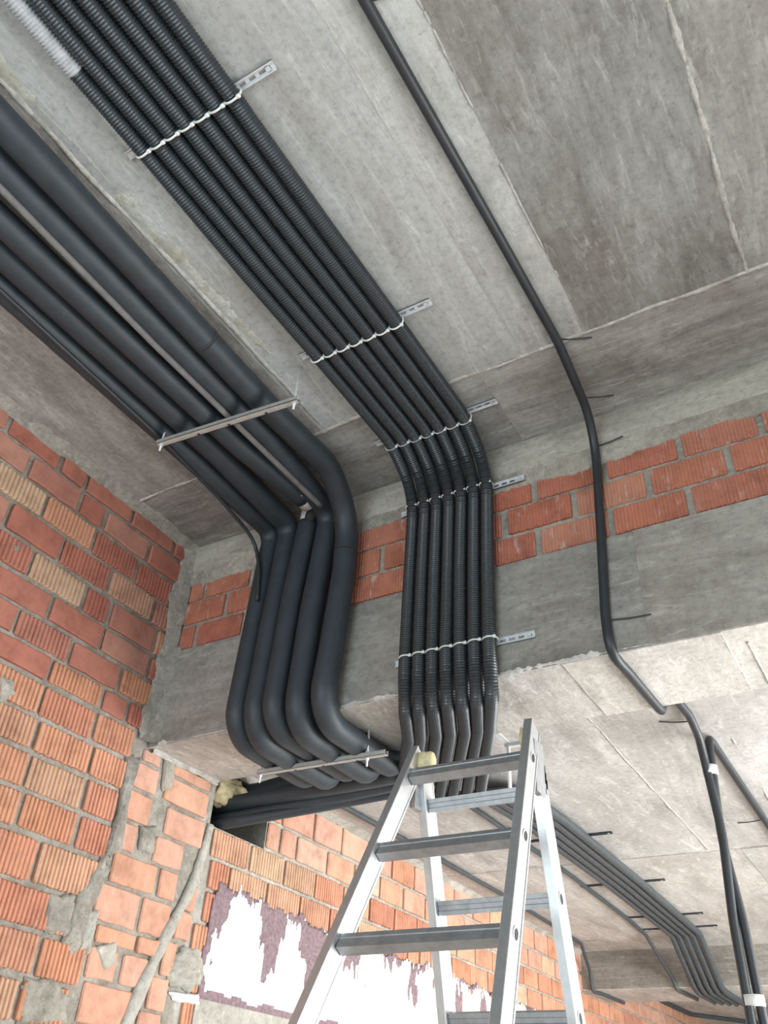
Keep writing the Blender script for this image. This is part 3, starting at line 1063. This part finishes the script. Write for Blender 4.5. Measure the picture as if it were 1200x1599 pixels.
# ------------------------------------------------------------------ channel hangers
def hanger(y0, y1, x0, x1, z, ztop, rods, label, half=False):
    root = empty('channel_hanger', ((x0 + x1) / 2, (y0 + y1) / 2, z), label, 'hanger', 'channel hangers under the pipes')
    d = Vector((x1 - x0, y1 - y0, 0))
    L = d.length
    ang = math.atan2(d.y, d.x)
    mt = Matrix.Translation((x0, y0, z)) @ Matrix.Rotation(ang, 4, 'Z')
    b = MB()
    w_, h_, th = (0.027, 0.018, 0.0025)
    b.box((0, -w_ / 2, -h_), (L, w_ / 2, -h_ + th), mt)            # web
    b.box((0, -w_ / 2, -h_), (L, -w_ / 2 + th, 0), mt)             # flanges
    b.box((0, w_ / 2 - th, -h_), (L, w_ / 2, 0), mt)
    b.box((0, -w_ / 2, -0.002), (L, -w_ / 2 + 0.007, 0), mt)
    b.box((0, w_ / 2 - 0.007, -0.002), (L, w_ / 2, 0), mt)
    # raised ribs along the web
    b.box((0, -0.003, -h_ - 0.0015), (L, 0.003, -h_), mt)
    chn = keep(b.build('channel', 'channel', None), root)
    for f in rods:
        p = mt @ Vector((L * f, 0, 0))
        r_ = MB()
        r_.tube([p + Vector((0, 0, -0.05)), Vector((p.x, p.y, ztop))], 0.004, 8)
        rod = keep(r_.build('threaded_rod', 'zinc', None, True), root)
        for dz in (-h_ - 0.008, 0.001):
            n_ = MB()
            n_.tube([p + Vector((0, 0, dz)), p + Vector((0, 0, dz + 0.007))], 0.0085, 6)
            n_.build('nut', 'zinc', rod)
    # slots in the web, as dark washers
    for f in (0.3, 0.52, 0.78):
        p = mt @ Vector((L * f, 0.006, -h_ - 0.002))
        n_ = MB()
        n_.tube([p, p + Vector((0, 0, 0.001))], 0.006, 8)
        n_.build('slot', 'dark', chn)
    return root


hanger(1.595, 1.65, -2.078, -1.455, 3.627, ZC, (0.025, 0.975), 'grey steel channel hanging under the insulated pipes on the ceiling')
hanger(2.60, 2.615, -2.19, -1.60, 2.69, ZB, (0.015, 0.86), 'thin steel channel hanging below the beam under the insulated pipes')
b = MB()
p = on_z(571, 1143, ZB)
b.tube([p + Vector((0, 0, -0.004)), p], 0.045, 20)
b.build('anchor_plate', 'seam', beam, False)
b = MB()
b.tube([p + Vector((0, 0, -0.007)), p + Vector((0, 0, -0.003))], 0.009, 12)
b.build('anchor_hole', 'dark', beam, False)

# ------------------------------------------------------------------ corrugated conduits
N_C = 7
R_C = 0.0255
XC = [-1.366 + 0.0545 * i for i in range(N_C)]
ORD = ['leftmost', 'second from the left', 'third from the left', 'middle', 'third from the right', 'second from the right', 'rightmost']
ZCC = ZC - 0.012 - R_C
YFC = YB - 0.012 - R_C
far_x = {2: -1.685, 3: -1.635, 4: -1.585, 5: -1.535, 6: -1.485}
KINK = [on_z(a, b_, 2.712) for a, b_ in ((639, 1152), (657, 1148), (682, 1146), (704, 1143), (727, 1141), (747, 1136), (765, 1131))]
TAIL = [on_z(a, b_, 2.742) for a, b_ in ((624, 1246), (645, 1246), (666, 1246), (686, 1246), (706, 1246), (728, 1246), (749, 1246))]
for i in range(N_C):
    x = XC[i]
    u = i / 6.0
    w1 = 0.006 * nz(i * 3.1, 1, 1)
    sp = 1.0 + 0.06 * (u - 0.5)
    root = empty('corrugated_conduit', (x, YB, ZB), ('%s black corrugated conduit of the seven strapped over the beam' % ORD[i]), 'conduit', 'corrugated conduits over the beam')
    xf = -1.388 + 0.0553 * i
    path = [(x - 0.012, -1.0, ZCC), (x - 0.008 + w1, 0.0, ZCC), (x, 0.71, ZCC), (x + w1, 1.2, ZCC - 0.004), (x + 0.004, 1.6, ZCC), (x + 0.005, 2.14, ZCC),
            (xf + 0.012, 2.31, 3.70), (xf + 0.004, YFC, 3.60), (xf - w1, YFC - 0.004, 3.25), (xf - 0.006, YFC, 2.92),
            (xf + 0.0, YFC - 0.008, 2.80), (xf - 0.012, YFC + 0.025, 2.722), KINK[i]]
    rads = [0, 1, 1, 1, 1, 0.35, 0.5, 0.5, 1, 0.4, 0.2, 0.12, 0.05]
    pts = fillet(path + [TAIL[i]], rads + [0.05], 0.0046)
    # ribs: a crest and a groove every 9 mm
    rfun = lambda s, q: R_C - (0.0, 0.0032)[q % 2]
    m_ = MB()
    m_.tube(pts, rfun, 20)
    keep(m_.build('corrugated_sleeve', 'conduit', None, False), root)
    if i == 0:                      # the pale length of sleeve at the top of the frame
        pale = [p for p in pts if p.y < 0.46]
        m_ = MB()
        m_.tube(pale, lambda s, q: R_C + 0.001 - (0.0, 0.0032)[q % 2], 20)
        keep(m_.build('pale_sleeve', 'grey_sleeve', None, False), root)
    if i in far_x:
        fx = far_x[i]
        j = i - 2
        far = [pts[-2], (fx - 0.02, 3.66, 2.862), (fx, 4.2, Z2 - 0.030), (fx + 0.0, 5.5, Z2 - 0.030), (fx - 0.03, 7.03, Z2 - 0.030),
               (fx - 0.055, YF - 0.035, ZF - 0.0), (fx - 0.05, YF + 0.06, ZF - 0.03), (fx - 0.045 + 0.0 * j, YF + 0.55 + 0.04 * j, ZF - 0.03)]
        m_ = MB()
        m_.tube(fillet(far, [0, 0.2, 0.4, 1, 0.12, 0.1, 0.06, 0], 0.04), 0.0235, 12)
        keep(m_.build('far_tube', 'far_tube', None, True), root)


# ------------------------------------------------------------------ perforated strips with white ties
def strip(p0, p1, nrm, conduits, label, group, wd=0.026, tie_z=None, name='mounting_strip', ties=True, mat='zinc'):
    """steel strip with slots; nrm points away from the concrete"""
    p0, p1, nrm = Vector(p0), Vector(p1), Vector(nrm)
    ax = (p1 - p0).normalized()
    sd = nrm.cross(ax).normalized()
    L = (p1 - p0).length
    root = empty(name, p0.lerp(p1, 0.5), label, 'strip', group)
    mt = Matrix((
        (ax.x, sd.x, nrm.x, p0.x), (ax.y, sd.y, nrm.y, p0.y), (ax.z, sd.z, nrm.z, p0.z), (0, 0, 0, 1)))
    b = MB()
    th = 0.003
    b.box((0, -wd / 2, 0), (L, -wd / 2 + 0.008, th), mt)
    b.box((0, wd / 2 - 0.008, 0), (L, wd / 2, th), mt)
    b.box((0, -wd / 2, 0), (L, -wd / 2 + 0.0025, th + 0.005), mt)
    b.box((0, wd / 2 - 0.0025, 0), (L, wd / 2, th + 0.005), mt)
    s = 0.0
    while s < L - 0.012:
        b.box((s, -wd / 2 + 0.008, 0), (min(L, s + 0.013), wd / 2 - 0.008, th), mt)
        s += 0.034
    b.box((L - 0.012, -wd / 2 + 0.008, 0), (L, wd / 2 - 0.008, th), mt)
    pr = keep(b.build('perforated_rail', mat, None), root)
    for s in (0.02, L - 0.02):
        c = mt @ Vector((s, 0, th))
        n_ = MB()
        n_.tube([c, c + nrm * 0.004], 0.007, 8)
        n_.build('screw_head', 'zinc', pr)
    if ties:
        for c in conduits:
            c = Vector(c)
            m_ = MB()
            ring = []
            for k in range(21):
                a = 2 * math.pi * k / 20
                ring.append(c + ax * math.cos(a) * (R_C + 0.0025) + nrm * math.sin(a) * (R_C + 0.003))
            m_.tube(ring, 0.0033, 6, False)
            hd = c + ax * (R_C * 0.86) + nrm * (R_C * 0.72)
            mm_ = Matrix((
                (ax.x, sd.x, nrm.x, hd.x), (ax.y, sd.y, nrm.y, hd.y), (ax.z, sd.z, nrm.z, hd.z), (0, 0, 0, 1)))
            m_.box((-0.005, -0.005, -0.004), (0.006, 0.005, 0.006), mm_)
            keep(m_.build('cable_tie', 'tie', None, True), root)
    return root


GS = 'perforated strips strapping the conduits'
LS = ['perforated steel strip across the conduits nearest the top of the frame', 'second perforated strip from the top across the ceiling conduits',
      'perforated strip across the conduits just before the ceiling meets the beam']
for k, y in enumerate((0.715, 1.61, 2.145)):
    dz = -0.003
    strip((-1.44, y, ZC - 0.002), (-0.90, y, ZC - 0.002), DN, [(XC[i] + 0.002, y + 0.003, ZCC) for i in range(N_C)], LS[k], GS)
for k, z in enumerate((3.605, 2.92)):
    strip((-1.455, YB - 0.011 if k == 0 else YB - 0.002, z), (-0.905, YB - 0.011 if k == 0 else YB - 0.002, z), (0, -1, 0), [(-1.388 + 0.0553 * i, YFC, z - 0.004) for i in range(N_C)],
          ('perforated strip across the conduits at the top of the beam, above the red bricks', 'lowest perforated strip across the conduits, on the concrete face of the beam')[k], GS)
LF = ['steel strip across the far tubes nearest the stepladder', 'second steel strip across the far tubes', 'third steel strip across the far tubes', 'last steel strip across the far tubes before they bend down']
for k, y in enumerate((4.555, 5.55, 6.48, 6.89)):
    strip((-1.885, y, Z2 - (0.002 if k == 0 else 0.008)), (-1.35, y, Z2 - (0.002 if k == 0 else 0.008)), DN, [], LF[k], 'strips under the far ceiling tubes', 0.022, ties=False, mat='far_tube')

# small hanging bracket beside the ladder
root = empty('rod_bracket', (-1.25, 2.985, Z2), 'small pale L-shaped rod bracket hanging beside the ladder top', 'bracket')
m_ = MB()
m_.tube([(-1.262, 2.985, 2.79), (-1.262, 2.985, 2.615)], 0.0075, 8)
keep(m_.build('rod', 'white_pipe', None, True), root)
m_ = MB()
m_.box((-1.275, 2.975, 2.785), (-1.19, 2.998, 2.80))
m_.box((-1.275, YB2, 2.797), (-1.25, 2.998, 2.802))
keep(m_.build('arm', 'zinc', None), root)


# ------------------------------------------------------------------ single cables
def cable(name, pts, rads, r, label, mat='cable', group=None, ties=(), step=0.03):
    p = fillet(pts, rads, step)
    root = empty(name, p[0], label, 'cable', group)
    m_ = MB()
    m_.tube(p, r, 12)
    keep(m_.build('sheath', mat, None, True), root)
    for a, b_ in ties:
        a, b_ = Vector(a), Vector(b_)
        mid = a.lerp(b_, 0.5) + Vector((0, 0, -0.004))
        m_ = MB()
        m_.tube(smooth_path([a, mid, b_], 2), 0.0028, 6)
        keep(m_.build('tie_wire', 'wire', None, True), root)
    return root


HX, HY = -0.600, 3.405
rc = 0.0165
cable('ceiling_cable', [(-0.615, -0.8, ZC - rc), (-0.602, 0.7, ZC - rc), (-0.59, 1.5, ZC - rc), (-0.585, 1.97, ZC - rc - 0.002), (-0.598, 2.30, ZC - 0.07), (-0.615, YB - rc, 3.62), (-0.632, YB - rc, 3.3),
      (-0.655, YB - rc, 2.92), (-0.652, YB - rc - 0.004, ZB - 0.012), (-0.64, YB + 0.1, ZB - rc), (-0.628, YB2 + 0.02, ZB - rc), (-0.610, YB2 + 0.06, Z2 - rc), (-0.598, 3.20, Z2 - rc), (HX, 3.33, Z2 - 0.05), (HX - 0.006, HY, 2.76), (HX + 0.008, HY, 2.5), (HX - 0.01, HY, 2.2), (HX - 0.012, HY, 1.7), (HX + 0.01, HY, 0.9), (HX, HY, 0.08), (HX + 0.15, HY - 0.3, 0.02)],
      [0, 1, 1, 0.6, 0.5, 0.5, 1, 0.5, 0.1, 0.06, 0.03, 0.03, 0.05, 0.06, 0.3, 1, 1, 1, 1, 0.1, 0], rc,
      'black cable running down the bare concrete right of the conduits, then hanging beyond the beam',
      ties=[(on_z(572, 2, ZC - 0.004), on_z(606, -6, ZC - 0.004)), (on_z(876, 530, ZC - 0.006), on_z(925, 527, ZC - 0.003)), (on_z(915, 621, ZC - 0.02), on_z(958, 617, ZC - 0.004)),
            (on_y(932, 697, YB - 0.012), on_y(973, 681, YB - 0.016)), (on_y(950, 968, YB - 0.012), on_y(1017, 959, YB - 0.006)), (on_z(1083, 1126, Z2 - 0.01), on_z(1030, 1127, Z2 - 0.004))])
c2 = cable('hanging_cable', [(-0.585, YF - 0.1, Z2 - rc), (-0.585, 5.2, Z2 - rc), (-0.585, 4.4, Z2 - rc), (-0.582, 3.50, Z2 - rc), (HX + 0.018, HY + 0.02, Z2 - 0.03), (HX + 0.012, HY + 0.02, 2.75), (HX - 0.004, HY + 0.03, 2.5), (HX + 0.02, HY + 0.02, 2.2), (HX + 0.026, HY + 0.02, 1.7), (HX - 0.01, HY + 0.02, 0.9), (HX + 0.02, HY, 0.1), (HX + 0.2, HY - 0.1, 0.02)],
      [0, 1, 1, 0.1, 0.02, 0.2, 1, 1, 1, 1, 0.1, 0], rc, 'black cable from the far ceiling that drops down beside the other hanging cable', ties=[(on_z(1190, 1280, Z2 - 0.01), on_z(1153, 1285, Z2 - 0.004))])
for z, dd in ((2.745, 0), (1.955, 1)):
    m_ = MB()
    xm = HX + (0.004 if not dd else 0.007)
    m_.tube([(xm, HY + 0.01, z - 0.016), (xm, HY + 0.01, z + 0.016)], 0.03 if not dd else 0.036, 14)
    tag(m_.build('tape_wrap', 'tie', None, True), ('upper white tape wrap binding the two hanging cables', 'lower white tape wrap binding the two hanging cables near the frame bottom')[dd], 'tape', 'tape wraps on the hanging cables')

GF = 'single cables on the far ceiling'
zr = Z2 - 0.016
cable('far_cable', [(-2.47, 3.2, zr), (-2.455, 4.2, zr), (-2.44, 5.6, zr), (-2.47, 6.7, zr), (-2.50, 7.25, zr), (-2.565, YF - 0.02, 2.74), (-2.56, YF - 0.03, 2.60), (-2.52, YF + 0.1, 2.60), (-2.5, YF + 0.6, 2.60)], [0, 1, 1, 1, 0.15, 0.1, 0.04, 0.05, 0], 0.014,
      'thin dark tube on the far ceiling closest to the brick wall', 'far_tube', GF, ties=[((-2.5, 7.2, Z2 - 0.004), (-2.33, 7.2, Z2 - 0.004))])
cable('far_cable', [(-1.86, 3.2, zr), (-1.85, 4.0, zr), (-1.845, 5.2, zr), (-1.88, 6.5, zr), (-1.915, 7.05, zr), (-1.89, YF - 0.02, 2.66), (-1.88, YF - 0.02, 2.60), (-1.87, YF + 0.1, 2.60), (-1.85, YF + 0.5, 2.60)], [0, 1, 1, 1, 0.1, 0.1, 0.04, 0.05, 0], 0.014,
      'thin dark tube running beside the far bundle over the shallow beam', 'far_tube', GF, ties=[((-1.95, 7.0, Z2 - 0.004), (-1.8, 7.0, Z2 - 0.004))])
cable('far_cable', [on_z(1030, 1561, Z3 - 0.02), on_z(1080, 1584, Z3 - 0.02), on_z(1180, 1597, Z3 - 0.02), on_z(1300, 1612, Z3 - 0.02)], [0, 0.2, 0.5, 0], 0.022,
      'dark tube on the ceiling past the shallow beam, lowest in the frame', 'far_tube', GF)

# ------------------------------------------------------------------ stepladder
LT = Vector((-1.045, 2.205, 2.475))
T1, T2 = 0.479, 0.264
E_ = Vector((1, -0.004, 0)).normalized()
NL = Vector((0.004, 1, 0)).normalized()
lad = empty('stepladder', (LT.x, LT.y, 0), 'aluminium two-sided stepladder standing below the conduits', 'ladder')


def rail(dirv, s0, s1, w0, kk, side, back, name, mat='alu'):
    """hollow rail: outer web with two flanges, seen from the side as a broad face"""
    nperp = dirv.cross(E_).normalized()
    if nperp.y > 0:
        nperp = -nperp                       # towards the photographer
    b = MB()

    def P(s, u, v):
        return LT + NL * back + dirv * s + E_ * (side * (w0 / 2 + kk * s / 2) + u) + nperp * v
    dep, th = 0.066, 0.022
    for (u0, u1, v0, v1) in ((-th / 2, th / 2, -dep / 2 + 0.004, dep / 2 - 0.004), (-th / 2 - 0.002, th / 2 + 0.002, -dep / 2, -dep / 2 + 0.009), (-th / 2 - 0.002, th / 2 + 0.002, dep / 2 - 0.009, dep / 2)):
        vs = [P(s0, u0, v0), P(s0, u1, v0), P(s0, u1, v1), P(s0, u0, v1), P(s1, u0, v0), P(s1, u1, v0), P(s1, u1, v1), P(s1, u0, v1)]
        b.add(vs, [(0, 3, 2, 1), (4, 5, 6, 7), (0, 1, 5, 4), (1, 2, 6, 5), (2, 3, 7, 6), (3, 0, 4, 7)])
    o = keep(b.build(name, mat, None), lad)
    bev = o.modifiers.new('bevel', 'BEVEL')
    bev.width = 0.0015
    bev.segments = 1
    ft = MB()
    vs = [P(s, u, v) for s in (s1 - 0.05, s1 + 0.0) for (u, v) in ((-0.016, -0.037), (0.016, -0.037), (0.016, 0.037), (-0.016, 0.037))]
    ft.add(vs, [(0, 3, 2, 1), (4, 5, 6, 7), (0, 1, 5, 4), (1, 2, 6, 5), (2, 3, 7, 6), (3, 0, 4, 7)])
    ft.build('rubber_foot', 'dark', o)
    return P, nperp


def rung(dirv, s, w0, kk, back):
    nperp = dirv.cross(E_).normalized()
    if nperp.y > 0:
        nperp = -nperp
    c = LT + NL * back + dirv * s
    h = w0 / 2 + kk * s / 2
    b = MB()
    hv, hn = 0.019, 0.016
    prof = [(-hv, -hn), (-hv, hn), (-hv * 0.4, hn), (-hv * 0.3, hn - 0.002), (hv * 0.3, hn - 0.002), (hv * 0.4, hn), (hv, hn), (hv, -hn)]
    vs = []
    for sg in (-1, 1):
        for (a, q) in prof:
            vs.append(c + E_ * (sg * (h - 0.012)) + dirv * a + nperp * q)
    n = len(prof)
    fs = [(i, (i + 1) % n, n + (i + 1) % n, n + i) for i in range(n)]
    b.add(vs, fs)
    ro = keep(b.build('rung', 'alu_dull', None), lad)
    # oval rung sockets pressed into the outer faces of the rails
    for sg in (-1, 1):
        for rr, dpt, mat, nm in ((0.021, 0.013, 'alu', 'rung_socket'), (0.014, 0.0135, 'dark', 'socket_hole')):
            o_ = MB()
            cc = c + E_ * (sg * h)
            ring = []
            for k in range(16):
                a = 2 * math.pi * k / 16
                ring.append(dirv * (math.cos(a) * rr) + nperp * (math.sin(a) * rr * 0.72))
            vs = [cc + E_ * (sg * 0.004) + q for q in ring] + [cc + E_ * (sg * dpt) + q for q in ring]
            fs = [(k, (k + 1) % 16, 16 + (k + 1) % 16, 16 + k) for k in range(16)] + [tuple(16 + k for k in range(16))]
            o_.add(vs, fs)
            o_.build(nm, mat, ro)


DF = (-math.sin(T1) * NL - math.cos(T1) * Vector((0, 0, 1))).normalized()
DB = (math.sin(T2) * NL - math.cos(T2) * Vector((0, 0, 1))).normalized()
LF_, LB_ = LT.z / math.cos(T1), LT.z / math.cos(T2)
for side in (-1, 1):
    rail(DF, -0.035 if side > 0 else 0.0, LF_, 0.372, 0.137, side, 0.0, 'front_rail')
    rail(DB, 0.06, LB_, 0.362, 0.012, side, 0.012, 'rear_rail')
s = 0.10
while s < LF_ - 0.2:
    rung(DF, s, 0.372, 0.137, 0.0)
    s += 0.28
s = 0.153
while s < LB_ - 0.2:
    rung(DB, s, 0.362, 0.012, 0.012)
    s += 0.28
# hinges: ribbed plastic block at each side, and worn yellowish end caps
for side in (-1, 1):
    hx = LT + E_ * (side * 0.193)
    for q in range(5):
        b = MB()
        b.box((hx.x - 0.006, hx.y + 0.030 + 0.006 * q, hx.z - 0.10 - 0.014 * q), (hx.x + 0.008, hx.y + 0.048 + 0.006 * q, hx.z - 0.035 - 0.02 * q))
        keep(b.build('hinge_rib', 'alu_dull', None), lad)
    b = MB()
    b.box((hx.x - 0.009, hx.y - 0.02, hx.z - 0.17), (hx.x + 0.009, hx.y + 0.045, hx.z - 0.02))
    keep(b.build('hinge_plate', 'alu_dull', None), lad)


def nub(c, rx, ry, rz, mat, name, seedv):
    bm = bmesh.new()
    bmesh.ops.create_icosphere(bm, subdivisions=3, radius=1)
    for v in bm.verts:
        n = v.co.normalized()
        k = max(abs(n.x), abs(n.y), abs(n.z))
        n = n.lerp(n / k * 0.85, 0.6)
        d = 1 + 0.16 * nz(n.x * 3 + seedv, n.y * 3, n.z * 3)
        v.co = Vector((c[0] + n.x * rx * d, c[1] + n.y * ry * d, c[2] + n.z * rz * d))
    me = bpy.data.meshes.new(name)
    bm.to_mesh(me)
    bm.free()
    return keep(link(name, me, mat, None, True), lad)


nub((LT.x - 0.155, LT.y - 0.005, LT.z - 0.035), 0.030, 0.025, 0.035, 'foam', 'foam_cap', 1)
nub((LT.x + 0.165, LT.y + 0.005, LT.z - 0.005), 0.016, 0.02, 0.035, 'foam', 'foam_cap', 2)
